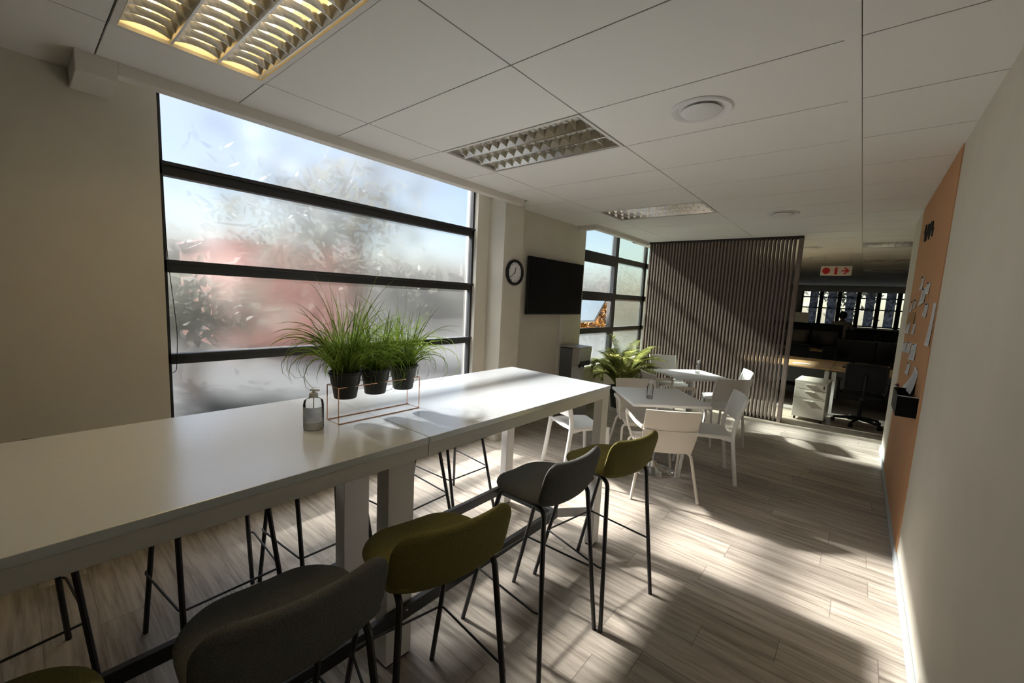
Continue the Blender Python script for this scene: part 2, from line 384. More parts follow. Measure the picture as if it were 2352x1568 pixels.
# blind chain looping beside the frame
bm = BM(); pts = [(-3.30, .60, 2.6), (-3.30, .585, 1.8), (-3.30, .575, 1.3), (-3.30, .60, 1.06), (-3.30, .64, 1.07), (-3.30, .655, 1.3), (-3.30, .62, 1.8), (-3.30, .612, 2.6)]
tube(bm, fillet(pts, .12, 4), .0022, 5)
tag(obj('blind_chain', bm, 'blackplast', smooth=True), 'thin dark blind chain looping beside the left jamb of the wide frosted window', 'blind chain')

# ------------------------------------------------------------------ window 2
w2 = window('window_2')
bm = BM(); X0, X1 = -3.44, -3.37
for (y0, y1, z0, z1) in ((5.46, 5.54, .6, 3.0), (6.62, 6.74, .6, 3.0), (7.93, 8.03, .6, 3.0), (9.14, 9.2, .6, 3.0), (5.5, 9.2, .60, .66), (5.5, 9.2, 2.94, 3.0)): box(bm, X0, X1, y0, y1, z0, z1)
for z0, z1 in ((2.33, 2.42), (1.69, 1.78), (1.13, 1.20)): box(bm, X0, X1, 5.5, 9.2, z0, z1)
obj('window_frame', bm, 'blackframe', w2, bevel=.003)
bm = BM()   # deeper sash frames on the near bay
for z0, z1 in ((2.24, 2.41), (1.65, 1.79), (1.12, 1.21)): box(bm, -3.37, -3.335, 5.5, 6.64, z0, z1)
box(bm, -3.37, -3.335, 6.61, 6.72, .66, 2.94)
obj('sash_frame', bm, 'blackframe', w2, bevel=.003)
def panes(lst, m, par):
    bm = BM()
    for (y0, y1, z0, z1) in lst:
        bm.faces.new([bm.verts.new(p) for p in ((-3.405, y0, z0), (-3.405, y1, z0), (-3.405, y1, z1), (-3.405, y0, z1))])
    return obj('glass', bm, m, par, keep=True)
panes([(5.54, 6.62, 2.42, 2.94), (5.54, 6.62, 1.78, 2.33), (5.54, 6.62, .66, 1.13)], 'frost2', w2)
panes([(a, b, z0, z1) for (a, b) in ((6.74, 7.93), (8.03, 9.14)) for (z0, z1) in ((2.42, 2.94), (1.78, 2.33), (1.20, 1.69), (.66, 1.13))], 'frost3', w2)
# open top-hung sash
ang = math.radians(28); piv = Matrix.Translation((-3.42, 0, 1.69)) @ Matrix.Rotation(ang, 4, 'Y')
bm = BM()
for (y0, y1, z0, z1) in ((5.56, 5.59, -.48, 0), (6.57, 6.60, -.48, 0), (5.56, 6.60, -.03, 0), (5.56, 6.60, -.48, -.45)): box(bm, -.03, .0, y0, y1, z0, z1, piv)
sash = obj('opening_sash', bm, 'blackframe', w2)
bm = BM(); bm.faces.new([bm.verts.new(piv @ Vector(p)) for p in ((-.015, 5.59, -.45), (-.015, 6.57, -.45), (-.015, 6.57, -.03), (-.015, 5.59, -.03))])
obj('sash_glass', bm, 'frost2', sash, keep=True)
bx('window_sill', 'trimpaint', (-3.37, XL+.03, 5.5, 9.2, .585, .615), w2, .004)
# far window wall
FY = 20.5
sbox('wall_far', 'wall', [(-3.7, 3.35, FY, FY+.15, 0, 1.15), (-3.7, 3.35, FY, FY+.15, 2.46, 2.9), (-3.7, -1.95, FY, FY+.15, 1.15, 2.46)])
w3 = window('window_3'); bm = BM()
cw = .575
for k in range(10):
    x = -1.95+k*cw
    box(bm, x, x+(.13 if k else .05), FY-.06, FY+.08, 1.15, 2.46)
for z in (2.22, 1.80, 1.17): box(bm, -1.95, 3.3, FY-.02, FY+.05, z, z+.045)
obj('window_frame', bm, 'blackframe', w3)
bm = BM(); bm.faces.new([bm.verts.new(p) for p in ((-1.95, FY+.03, 1.15), (3.3, FY+.03, 1.15), (3.3, FY+.03, 2.46), (-1.95, FY+.03, 2.46))]); obj('glass', bm, 'clear', w3, keep=True)
for k in range(9):
    x = -1.95+k*cw
    b = bx('vertical_blind', 'blind', (x+.27, x+.54, FY-.04, FY-.03, 1.2, 2.46))
    tag(b, ('first', 'second', 'third', 'fourth', 'fifth', 'sixth', 'seventh', 'eighth', 'ninth')[k]+' blue grey vertical blind strip from the left at the far office windows', 'blind', 'blind strips at the far windows')

# ------------------------------------------------------------------ slatted screen
t = thing('slat_screen', 'tall dark brown vertical slat screen dividing the cafe from the office', 'screen', (0, 7.12, 0))
bm = BM(); n = 44
for k in range(n-1):
    x = -2.96+k*.05; box(bm, x, x+.024, .0, .12, .02, CH-.035)
obj('slats', bm, 'slat', t)
bx('top_rail', 'slatback', (-2.975, -.75, -.002, .125, CH-.035, CH), t)
bx('bottom_rail', 'slatback', (-2.975, -.75, .006, .12, .0, .02), t)
bx('end_post', 'slat', (-.80, -.75, -.003, .125, 0, CH-.035), t, .002)

# ------------------------------------------------------------------ ceiling luminaires
def luminaire(x, y, on, label):
    L_, W_ = 1.2, .6
    t = thing('ceiling_light', label, 'ceiling light', (x, y, CH), 0, 'recessed louvred ceiling lights')
    bm = BM(); f = .022
    x0, x1, y0, y1 = .003, L_-.003, .003, W_-.003
    for d in ((x0, x1, y0, y0+f), (x0, x1, y1-f, y1), (x0, x0+f, y0+f, y1-f), (x1-f, x1, y0+f, y1-f)): box(bm, *d, -.004, .012)
    obj('frame', bm, 'whitemetal', t)
    bm = BM(); box(bm, x0, x1, y0, y1, .105, .11)
    for d in ((x0, x1, y0, y0+.004), (x0, x1, y1-.004, y1), (x0, x0+.004, y0, y1), (x1-.004, x1, y0, y1)): box(bm, *d, .012, .105)
    obj('housing', bm, 'whitemetal', t)
    nl = 3; lw = (W_-2*f-.016)/nl; bm = BM()
    for l in range(nl+1):      # lane ridges: inverted V
        yy = y0+f+l*lw
        prism(bm, [(yy-.004, .0), (yy+.004, .0), (yy+.028, .05), (yy-.028, .05)] if 0 < l < nl else ([(yy, 0), (yy+.004, 0), (yy+.028, .05), (yy, .05)] if l == 0 else [(yy-.004, 0), (yy, 0), (yy, .05), (yy-.028, .05)]), x0+f, x1-f, 'x')
    obj('reflector', bm, 'alu', t, smooth=False)
    bm = BM(); nb = 15
    for l in range(nl):
        ya = y0+f+l*lw; yb = ya+lw
        for k in range(1, nb):
            xx = x0+f+(x1-x0-2*f)*(k-.55)/(nb-1.1); m_ = 6
            rows = []
            for q in range(m_+1):
                u = q/m_; yy = ya+(yb-ya)*u; dz = .018*(1-(2*u-1)**2)
                rows.append([bm.verts.new((xx+a, yy, zz)) for a, zz in ((-.003, .004+dz), (-.011, .046), (.011, .046), (.003, .004+dz))])
            for A, B in zip(rows, rows[1:]):
                for q in range(4): bm.faces.new((A[q], A[(q+1) % 4], B[(q+1) % 4], B[q]))
    obj('louvre', bm, 'alu', t)
    for l in range(nl):
        yy = y0+f+(l+.5)*lw; bm = BM(); tube(bm, [(x0+.03, yy, .078), (x1-.03, yy, .078)], .013, 10)
        obj('tube', bm, 'tube_on' if on else 'tube_off', t, smooth=True)
labs = ['recessed louvred light lit warm yellow, above the near end of the tall table',
        'unlit recessed louvred light above the far end of the tall table',
        'recessed louvred light between the wall screen and the slat screen',
        'nearest louvred light in the open office ceiling, right of the screen',
        'second louvred light in the open office ceiling',
        'third louvred light far back in the open office ceiling',
        'louvred light over the window side behind the near end of the tall table', 'louvred light over the aisle behind the near end of the tall table']
for (x, y), lb, on in zip(LIGHTS, labs, (1, 0, 0, 0, 0, 0, 0, 0)): luminaire(x, y, on, lb)
def diffuser(x, y, label):
    t = thing('air_diffuser', label, 'air vent', (x, y, CH), 0, 'round ceiling air diffusers')
    bm = BM(); lathe(bm, [(.155, .0), (.157, -.004), (.150, -.012), (.128, -.010), (.112, .004), (.112, .0055), (.155, .0055)], 40, cap=False); obj('ring', bm, 'white', t, smooth=True)
    bm = BM(); lathe(bm, [(.0005, .005), (.118, .005), (.118, .003), (.0005, .003)], 40, cap=False); obj('throat', bm, 'blackplast', t)
    bm = BM(); lathe(bm, [(.0005, -.030), (.06, -.029), (.09, -.024), (.104, -.014), (.100, -.010), (.0005, -.010)], 40, cap=False); obj('disc', bm, 'white', t, smooth=True)
for (x, y, lb) in ((-.79, 2.43, 'round white air diffuser in the ceiling nearest the camera'), (-.79, 5.43, 'round white air diffuser in the ceiling before the slat screen'),
                   (-.77, 8.47, 'round air diffuser just beyond the slat screen'), (-.78, 10.12, 'round air diffuser in the office ceiling, furthest back')): diffuser(x, y, lb)

# ------------------------------------------------------------------ tall table
def talltable():
    t = thing('tall_table', 'long white bar height meeting table with black foot rails', 'table')
    x0, x1, ya, ym, yb = -2.075, -1.22, -.30, .99, 2.486
    for (a, b) in ((ya, ym-.0012), (ym+.0012, yb)):
        bm = BM(); box(bm, x0, x1, a, b, 1.075, 1.10); obj('tabletop', bm, 'lam', t, bevel=.0015)
        bm = BM()
        for d in ((x0+.004, x0+.06, a, b), (x1-.06, x1-.004, a, b), (x0+.06, x1-.06, a+.004, a+.05), (x0+.06, x1-.06, b-.05, b-.004)): box(bm, *d, 1.022, 1.0745)
        obj('apron', bm, 'whitemetal', t, bevel=.002)
    for (xa, xb, ya_, yb_) in ((x1-.064, x1-.004, yb-.088, yb-.004), (x0+.004, x0+.064, yb-.088, yb-.004), (-1.511, -1.425, ym-.04, ym+.09), (-1.87, -1.784, ym-.04, ym+.09),
                              (x1-.064, x1-.004, ya+.004, ya+.088), (x0+.004, x0+.064, ya+.004, ya+.088)):
        l = bx('leg', 'whitemetal', (xa, xb, ya_, yb_, .012, 1.022), t, .003)
        bm = BM(); box(bm, xa+.006, xb-.006, ya_+.006, yb_-.006, 0, .012); obj('foot', bm, 'blackplast', l)
    for (xa, xb) in ((-1.424, -1.394), (-1.901, -1.871)):
        bm = BM(); box(bm, xa, xb, .06, 2.215, .215, .275)
        r = obj('foot_rail', bm, 'black', t, bevel=.002)
        bm = BM()
        for yy in (1.0, 1.03):
            xx = xb if xa > -1.6 else xa
            lathe(bm, [(.0005, -.003), (.006, -.003), (.007, 0), (.006, .003), (.0005, .003)], 8, (xx, yy, .23+(yy-1.0)*1.0), cap=False)
        obj('bolt', bm, 'steel', r)
    bx('cross_rail', 'black', (-1.871, -1.424, 2.18, 2.215, .22, .27), t, .002)
    for s, xa, xl in ((1, -1.41, x1-.034), (-1, -1.885, x0+.034)):
        for yy, ye in ((2.215, yb-.09),):
            a = Vector((xa, yy, 0)); b = Vector((xl, ye, 0)); d = (b-a).normalized(); nn = Vector((-d.y, d.x, 0))*.004
            bm = BM(); prism(bm, [tuple((a-nn)[:2]), tuple((b-nn)[:2]), tuple((b+nn)[:2]), tuple((a+nn)[:2])], .215, .275); obj('bracket', bm, 'steel', t)
talltable()

# ------------------------------------------------------------------ bar stools (local +x = towards the table)
def make_stool(m, label, group):
    t = thing('bar_stool', label, 'bar stool', group=group)
    # seat
    def cl(a): x = -.035 + .185*a; z = .785 + .012*(a < 0)*(-a) - .012*max(0, a)**2; return Vector((x, 0, z)), Vector((0, 0, 1))
    bm = BM(); pillow(bm, cl, lambda a: rcorner(a, .213-.012*max(0, a), .185, .15 if a > 0 else .05), .05, pa=200, nrm=lambda a, b: -.006*(1-b*b)); obj('seat', bm, m, t, smooth=True)
    # backrest
    def cb(a):
        h = (a+1)/2; return Vector((-.205-.050*h, 0, .758+.206*h)), Vector((.964, 0, .266))
    bm = BM(); pillow(bm, cb, lambda a: rcorner(a, .215, .108, .065), .042, na=26, pa=200, nrm=lambda a, b: .028*b*b); obj('backrest', bm, m, t, smooth=True)
    # legs: straight tubes joined by a bent section under the seat on each side
    for s in (-1, 1):
        bm = BM()
        tube(bm, fillet([(.265, s*.195, .006), (.07, s*.165, .755), (-.02, s*.165, .757)], .05, 6), .011, 8); l = obj('leg', bm, 'black', t, smooth=True)
        bm = BM(); lathe(bm, [(.011, 0), (.011, .008)], 8, (.265, s*.195, 0)); obj('foot_glide', bm, 'blackplast', l)
        bm = BM()
        tube(bm, fillet([(-.255, s*.225, .006), (-.19, s*.172, .745), (-.14, s*.168, .765), (-.02, s*.165, .757)], .05, 6), .011, 8); l = obj('leg', bm, 'black', t, smooth=True)
        bm = BM(); lathe(bm, [(.011, 0), (.011, .008)], 8, (-.255, s*.225, 0)); obj('foot_glide', bm, 'blackplast', l)
    bm = BM()
    tube(bm, fillet([(-.224, -.216, .32), (-.205, -.222, .32), (.185, -.19, .32), (.185, .19, .32), (-.205, .222, .32), (-.224, .216, .32)], .022, 4), .005, 6)
    obj('footrest', bm, 'black', t, smooth=True)
    return t
gn, gf = 'bar stools on the aisle side of the tall table', 'bar stools on the window side of the tall table'
so = make_stool('olive', 'olive green upholstered bar stool at the far end of the tall table', gn)
so.location = (-1.045, 2.06, 0); so.rotation_euler = (0, 0, PI-math.radians(10))
sg = make_stool('grey', 'grey upholstered bar stool standing between the two olive ones', gn)
sg.location = (-1.128, 1.57, 0); sg.rotation_euler = (0, 0, PI-math.radians(2))
dup(so, (-1.10, .88, 0), PI-math.radians(11), 'olive green bar stool pulled up before the middle table leg', gn)
dup(sg, (-1.125, .40, 0), PI-math.radians(3), 'charcoal grey bar stool large in the foreground, seen from behind', gn)
dup(so, (-1.17, -.13, 0), PI-math.radians(2), 'olive green bar stool cropped at the bottom left corner', gn)
dup(sg, (-2.32, -.10, 0), math.radians(10), 'bar stool opposite the camera, nearest one on the window side', gf)
dup(so, (-2.165, .545, 0), math.radians(2), 'second bar stool from the camera on the window side', gf)
dup(sg, (-2.165, 1.02, 0), math.radians(0), 'bar stool on the window side behind the pair of middle table legs', gf)
dup(so, (-2.17, 1.59, 0), math.radians(2), 'bar stool on the window side just past the table joint', gf)
dup(sg, (-2.31, 2.12, 0), math.radians(-2), 'bar stool on the window side by the far table leg', gf)

# ------------------------------------------------------------------ cafe tables
def cafe_table(x, y, rz, s, label):
    t = thing('cafe_table', label, 'table', (x, y, 0), rz, 'square white cafe tables')
    h = s/2
    bm = BM(); box(bm, -h, h, -h, h, .725, .75); obj('tabletop', bm, 'satin', t, bevel=.003)
    bx('mounting_plate', 'steel', (-.15, .15, -.15, .15, .715, .725), t)
    bm = BM(); tube(bm, [(0, 0, .04), (0, 0, .716)], .032, 20); obj('post', bm, 'steel', t, smooth=True)
    bm = BM(); lathe(bm, [(.0005, 0), (.215, 0), (.22, .006), (.215, .012), (.12, .028), (.06, .045), (.045, .075), (.034, .10), (.0005, .10)], 36, cap=False); obj('base', bm, 'chrome', t, smooth=True)
cafe_table(-1.455, 4.01, math.radians(42), .72, 'square white cafe table nearer the tall table')
cafe_table(-1.64, 5.68, math.radians(50), .70, 'square white cafe table further back, beside the slat screen')

# ------------------------------------------------------------------ chairs (local +x = facing)
def sheet(bm, fn, nu, nv, th):
    """solid curved sheet: fn(u,v)->point"""
    P = [[Vector(fn(i/nu, j/nv)) for j in range(nv+1)] for i in range(nu+1)]
    def nr(i, j):
        a = P[min(i+1, nu)][j]-P[max(i-1, 0)][j]; b = P[i][min(j+1, nv)]-P[i][max(j-1, 0)]; return a.cross(b).normalized()
    A = [[bm.verts.new(P[i][j]+nr(i, j)*th/2) for j in range(nv+1)] for i in range(nu+1)]
    B = [[bm.verts.new(P[i][j]-nr(i, j)*th/2) for j in range(nv+1)] for i in range(nu+1)]
    for i in range(nu):
        for j in range(nv):
            bm.faces.new((A[i][j], A[i+1][j], A[i+1][j+1], A[i][j+1])); bm.faces.new((B[i][j], B[i][j+1], B[i+1][j+1], B[i+1][j]))
    for i in range(nu):
        bm.faces.new((A[i][0], B[i][0], B[i+1][0], A[i+1][0])); bm.faces.new((A[i][nv], A[i+1][nv], B[i+1][nv], B[i][nv]))
    for j in range(nv):
        bm.faces.new((A[0][j], A[0][j+1], B[0][j+1], B[0][j])); bm.faces.new((A[nu][j], B[nu][j], B[nu][j+1], A[nu][j+1]))
def make_armchair(label, group):
    t = thing('cafe_armchair', label, 'chair', group=group)
    bm = BM()
    def f(u, v):
        x = -.20+.42*u; w = (.215+.015*u); return (x, (2*v-1)*w, .445-.012*math.sin(PI*v)-.03*max(0, u-.8)*4*(u-.8)*5*.2)
    sheet(bm, f, 10, 10, .014); box(bm, .20, .222, -.225, .225, .41, .445); obj('seat', bm, 'warmlitplastic', t, smooth=True, bevel=.004)
    bm = BM()   # lower shell behind the seat and the upper back panel lapping over it
    def lo(u, v): b = 2*v-1; z = .412+.205*u; return (-.20-.028*math.sin(PI*u*.5)-.03*u-.022*(1-b*b), b*(.205+.02*u), z)
    sheet(bm, lo, 8, 14, .012)
    obj('lower_shell', bm, 'warmlitplastic', t, smooth=True)
    bm = BM()
    def hi(u, v): b = 2*v-1; z = .60+.20*u; return (-.238-.075*u-.03*(1-b*b), b*(.218+.006*u), z-.004*(b*b)*(u > .9))
    sheet(bm, hi, 8, 16, .016); obj('backrest', bm, 'warmlitplastic', t, smooth=True, bevel=.003)
    for s in (-1, 1):
        bm = BM()
        tube(bm, fillet([(-.235, s*.225, .625), (-.16, s*.262, .645), (.10, s*.285, .665), (.175, s*.282, .655), (.13, s*.262, .53), (.07, s*.235, .445), (-.02, s*.225, .435)], .03, 5), .019, 8, squash=.55)
        obj('armrest', bm, 'warmlitplastic', t, smooth=True)
    for xf, xt, ws, wt in ((.265, .17, .255, .225), (-.265, -.185, .275, .20)):
        for s in (-1, 1):
            bm = BM()
            tube(bm, fillet([(xf, s*ws, .004), (xt, s*(wt+.01), .395), (xt, s*(wt-.05), .422), (xt, 0, .424)], .05, 6), .0125, 10)
            obj('leg', bm, 'warmlitplastic', t, smooth=True)
    return t
def make_sidechair(label, group):
    t = thing('cafe_side_chair', label, 'chair', group=group)
    bm = BM()
    def f(u, v):
        b = 2*v-1; return (-.21+.43*u, b*(.195+.022*u), .452-.012*math.cos(b*PI/2)-.02*u**4)
    sheet(bm, f, 10, 10, .016)
    for s in (-1, 1): prism(bm, [(-.2, .405), (-.1, .425), (.1, .425), (.2, .40), (.21, .445), (-.21, .45)], s*.20-.008, s*.20+.008, 'y')
    prism(bm, [(-.205, .40), (-.1, .425), (.1, .425), (.205, .40), (.205, .437), (-.205, .437)], .195, .21, 'x')
    obj('seat', bm, 'plastic', t, smooth=True, bevel=.003)
    bm = BM()
    def bk(u, v): b = 2*v-1; z = .575+.255*u; return (-.232-.045*u-.028*u*u*.6-.03*(1-b*b), b*(.205+.012*u), z)
    sheet(bm, bk, 8, 14, .014); obj('backrest', bm, 'plastic', t, smooth=True, bevel=.003)
    for s in (-1, 1):
        bm = BM(); pts = [(-.265, s*.212, 0), (-.235, s*.208, .22), (-.205, s*.204, .44), (-.212, s*.206, .56), (-.245, s*.212, .70), (-.292, s*.22, .832)]
        tube(bm, fillet(pts, .08, 4), .021, 8, squash=.62); obj('leg', bm, 'plastic', t, smooth=True)
        bm = BM(); tube(bm, [(.235, s*.215, 0), (.215, s*.208, .22), (.198, s*.202, .435)], .02, 8, rs=[.015, .018, .022], squash=.8); obj('leg', bm, 'plastic', t, smooth=True)
    return t
ga, gs = 'white cafe armchairs', 'white cafe chairs without arms'
def face(dx, dy): return math.atan2(dy, dx)
ca = make_armchair('white armchair with tube legs in front, back turned to the camera', ga)
ca.location = (-1.26, 3.62, 0); ca.rotation_euler = (0, 0, face(-.58, .81))
cs = make_sidechair('armless white chair seen side on, right of the nearer cafe table', gs)
cs.location = (-1.065, 4.29, 0); cs.rotation_euler = (0, 0, face(-.90, -.42))
dup(ca, (-1.68, 4.19, 0), face(.63, -.78), 'white armchair pushed under the far side of the nearer cafe table', ga)
dup(ca, (-1.75, 5.23, 0), face(.69, .72), 'white armchair left of the further cafe table', ga)
dup(cs, (-2.04, 3.52, 0), face(.46, .88), 'white armless chair seen beneath the end of the tall table', gs)
dup(cs, (-1.255, 5.48, 0), face(-.736, .677), 'armless white chair with shaded back, right of the further cafe table', gs)
dup(cs, (-1.33, 6.03, 0), face(-.92, -.38), 'sunlit white chair between the further cafe table and the slat screen', gs)
dup(cs, (-2.20, 6.50, 0), face(.72, -.69), 'white chair beside the palm, backing onto the slat screen', gs)

# ------------------------------------------------------------------ bottles
def bottle(x, y, z, h, r, label, big=False):
    t = thing('hand_gel_bottle', label, 'bottle', (x, y, z), .4)
    bm = BM(); lathe(bm, [(.0005, 0), (r*.96, 0), (r, .006), (r, h*.62), (r*.9, h*.72), (r*.45, h*.79), (r*.38, h*.82)], 24, cap=False); obj('body', bm, 'bottle', t, smooth=True)
    bm = BM(); lathe(bm, [(.0005, .003), (r*.9, .003), (r*.9, h*.16), (r*.82, h*.165), (.0005, h*.165)], 20, cap=False); obj('gel', bm, 'liquid', t, smooth=True)
    if big:
        bm = BM(); lathe(bm, [(r*1.01, h*.2), (r*1.01, h*.58)], 24, cap=False)
        dele = [f for f in bm.faces if f.calc_center_median().y > r*.05]
        bmesh.ops.delete(bm, geom=dele, context='FACES'); obj('front_label', bm, 'labelfilm', t, smooth=True)
    bm = BM(); lathe(bm, [(.0005, h*.80), (r*.42, h*.80), (r*.42, h*.90), (r*.2, h*.905), (r*.13, h*.91), (r*.13, h*.96), (r*.0005, h*.96)], 16, cap=False)
    box(bm, -r*.3, r*.62, -r*.2, r*.2, h*.955, h*.995); obj('pump', bm, 'white', t, smooth=True, bevel=.001)
    bm = BM(); tube(bm, [(0, 0, .006), (0, 0, h*.8)], .0022, 6); obj('dip_tube', bm, 'white', t)
bottle(-1.592, .722, 1.10, .158, .037, 'clear pump bottle of hand gel beside the wire plant stand', True)
bottle(-1.47, 3.83, .75, .185, .029, 'clear pump bottle on the nearer cafe table')
bottle(-1.60, 5.78, .75, .185, .029, 'white topped gel bottle on the further cafe table')

# ------------------------------------------------------------------ wire stand with three grasses
t = thing('plant_stand', 'rose gold wire plant stand holding three potted grasses on the tall table', 'plant stand', (-1.62, 1.01, 1.10))
hx, hy, hz = .047, .198, .150; w = .0022
bm = BM()
for z in (w, hz): tube(bm, [(-hx, -hy, z), (hx, -hy, z), (hx, hy, z), (-hx, hy, z)], w, 6, closed=True)
for a, b in ((-hx, -hy), (hx, -hy), (hx, hy), (-hx, hy)): tube(bm, [(a, b, w), (a, b, hz)], w, 6)
obj('frame', bm, 'rose', t)
for k, yy in enumerate((-.144, -.006, .140)):
    bm = BM(); tube(bm, [(.0465*math.cos(a), yy+.0465*math.sin(a)*1.0, hz) for a in (2*PI*q/24 for q in range(24))], w, 6, closed=True); obj('ring', bm, 'rose', t)
def potted_grass(y, seed, h, nbl, label):
    R = random.Random(seed)
    t = thing('potted_grass', label, 'potted plant', (-1.62, 1.01+y, 1.197), 0, 'black pots of ornamental grass in the wire stand')
    bm = BM(); lathe(bm, [(.0005, 0), (.043, 0), (.045, .004), (.0525, .055), (.0555, .057), (.062, .100), (.066, .102), (.066, .112), (.061, .112), (.056, .09), (.0005, .09)], 32, cap=False); obj('pot', bm, 'pot', t, smooth=True)
    bm = BM(); lathe(bm, [(.0005, .095), (.058, .092), (.058, .088), (.0005, .088)], 16, cap=False); obj('soil', bm, 'soil', t)
    bm = BM()
    for i in range(nbl):
        a = R.uniform(0, 2*PI); r = .042*math.sqrt(R.random()); p = Vector((r*math.cos(a), r*math.sin(a), .09))
        d = R.uniform(0, 2*PI) if R.random() < .4 else a+R.uniform(-.7, .7)
        if i % 24 == 0:
            d = a; L = h*R.uniform(1.1, 1.45); lean = R.uniform(1.5, 2.1)
        else: L, lean = h*R.uniform(.6, 1.2)*(1.35 if R.random() < .08 else 1), R.uniform(.02, 1.0)**1.9*1.7
        pts = [p.copy()]; n = 9
        el = PI/2-R.uniform(.0, .22)-lean*.22
        for k in range(n):
            el -= lean*(k+1)/n*.42*R.uniform(.8, 1.2)
            p = p+Vector((math.cos(d)*math.cos(el), math.sin(d)*math.cos(el), math.sin(el)))*(L/n); pts.append(p.copy())
        leafquad(bm, pts, R.uniform(.0035, .0055), Vector((math.cos(d+1.3), math.sin(d+1.3), .6)).normalized(), .3)
    obj('foliage', bm, 'grass', t, smooth=True, keep=True)
potted_grass(-.144, 3, .31, 300, 'leftmost and tallest pot of grass in the wire stand')
potted_grass(-.006, 5, .25, 260, 'middle pot of grass in the wire stand')
potted_grass(.140, 9, .26, 280, 'rightmost pot of grass in the wire stand')

# ------------------------------------------------------------------ clock, screen, trunking, dispenser, palm
t = thing('wall_clock', 'round black rimmed clock with white face on the pier', 'clock', (-3.05, 3.605, 1.915))
Rz = Matrix.Rotation(PI/2, 4, 'Y')
def lx(prof, seg=40):
    bm = BM(); lathe(bm, prof, seg, cap=False); bm.transform(Rz); return bm
obj('rim', lx([(.108, .0), (.142, .0), (.145, .012), (.140, .032), (.128, .038), (.116, .028), (.112, .014)]), 'blackplast', t, smooth=True)
obj('dial', lx([(.0005, .008), (.114, .008), (.114, .012), (.0005, .012)]), 'white', t)
bm = BM()
for k in range(12):
    a = k*PI/6; mt = Matrix.Translation((.0125, 0, 0)) @ Matrix.Rotation(a, 4, 'X'); box(bm, 0, .001, -.0025, .0025, .088, .104, mt)
obj('hour_marks', bm, 'blackplast', t)
for nm, a, ln, wd in (('hour_hand', -18, .060, .0045), ('minute_hand', -232, .088, .003)):
    bm = BM(); box(bm, .014, .0155, -wd, wd, -.015, ln, Matrix.Rotation(math.radians(-a)*-1 if False else math.radians(a), 4, 'X')); obj(nm, bm, 'blackplast', t)

t = thing('television', 'large black television on the wall right of the clock', 'television', (-3.2, 4.72, 1.795))
bx('casing', 'blackplast', (-.045, -.004, -.64, .64, -.36, .36), t, .004)
bx('screen', 'tv', (-.005, .0, -.632, .632, -.345, .352), t)
bx('wall_bracket', 'black', (-.079, -.045, -.2, .2, -.15, .15), t)
bm = BM(); box(bm, XL, XL+.03, 4.90, 4.98, .10, 1.43); tag(obj('cable_trunking', bm, 'trimpaint', bevel=.003), 'white cable trunking running down the wall below the television', 'cable trunking')

t = thing('water_dispenser', 'freestanding grey and steel water dispenser below the television', 'water dispenser', (-3.064, 5.10, 0))
bx('cabinet', mat('dispenser_grey', (.11, .115, .12), .4), (-.18, .02, -.16, .16, 0, .97), t, .008)
bm = BM(); prism(bm, [(.02, .0), (.12, .0), (.12, .46), (.04, .50), (.04, .72), (.135, .76), (.15, .98), (.02, .98)], -.16, .16, 'y'); obj('front_panel', bm, 'steel', t, smooth=False, bevel=.006)
bx('top_lid', 'steel', (-.18, .14, -.165, .165, .98, 1.0), t, .004)
bx('control_visor', 'blackplast', (.10, .152, -.13, .13, .73, .80), t, .01)
bx('drip_tray', 'blackplast', (.045, .15, -.12, .12, .455, .49), t, .006)
for s in (-.05, .05):
    bm = BM(); tube(bm, [(.09, s, .735), (.09, s, .70)], .012, 10); obj('tap', bm, 'blackplast', t, smooth=True)

t = thing('potted_palm', 'yellow green potted palm in front of the narrow window', 'potted plant', (-2.80, 6.05, 0))
bm = BM(); lathe(bm, [(.0005, 0), (.13, 0), (.17, .30), (.18, .30), (.18, .33), (.155, .33), (.15, .28), (.0005, .28)], 28, cap=False); obj('pot', bm, 'pot', t, smooth=True)
bm = BM(); lathe(bm, [(.0005, .285), (.15, .282), (.15, .27), (.0005, .27)], 16, cap=False); obj('soil', bm, 'soil', t)
R = random.Random(12); st = BM(); fo = BM()
for i in range(44):
    d = i*2.4+R.uniform(-.3, .3); el = R.uniform(1.1, 1.56); L = R.uniform(.5, .88); p = Vector((.06*math.cos(d), .06*math.sin(d), .28+.12*R.random())); pts = [p.copy()]; n = 12
    cv = R.uniform(.06, .2)
    for k in range(n):
        el -= cv*(.4+k/n); p = p+Vector((math.cos(d)*math.cos(el), math.sin(d)*math.cos(el), math.sin(el)))*(L/n)
        if p.x+(-2.80) < -3.10: p.x = -3.10+2.80
        if p.y+6.05 > 7.0: p.y = 7.0-6.05
        pts.append(p.copy())
    tube(st, pts, .005, 5, rs=[.008*(1-.7*k/n) for k in range(n+1)])
    for k in range(3, n+1):
        for q in (0, .33, .66):
            if k == n and q: continue
            c = pts[k].lerp(pts[min(k+1, n)], q); tg = (pts[min(k+1, n)]-pts[k-1]).normalized(); sd = tg.cross(Vector((0, 0, 1))).normalized()
            for s in (-1, 1):
                ll = .20*math.sin(PI*min(1, (k+q-1.5)/(n-.5)))*R.uniform(.8, 1.1)+.05
                e = c+(sd*s*.75+tg*.7+Vector((0, 0, .12))).normalized()*ll*.5; f2 = e+(sd*s*.6+tg*.8-Vector((0, 0, .5))).normalized()*ll*.5
                leafquad(fo, [c, e, f2], .015, Vector((0, 0, 1)), .5)
obj('stems', st, 'palm', t, smooth=True); obj('foliage', fo, 'palm', t, keep=True)

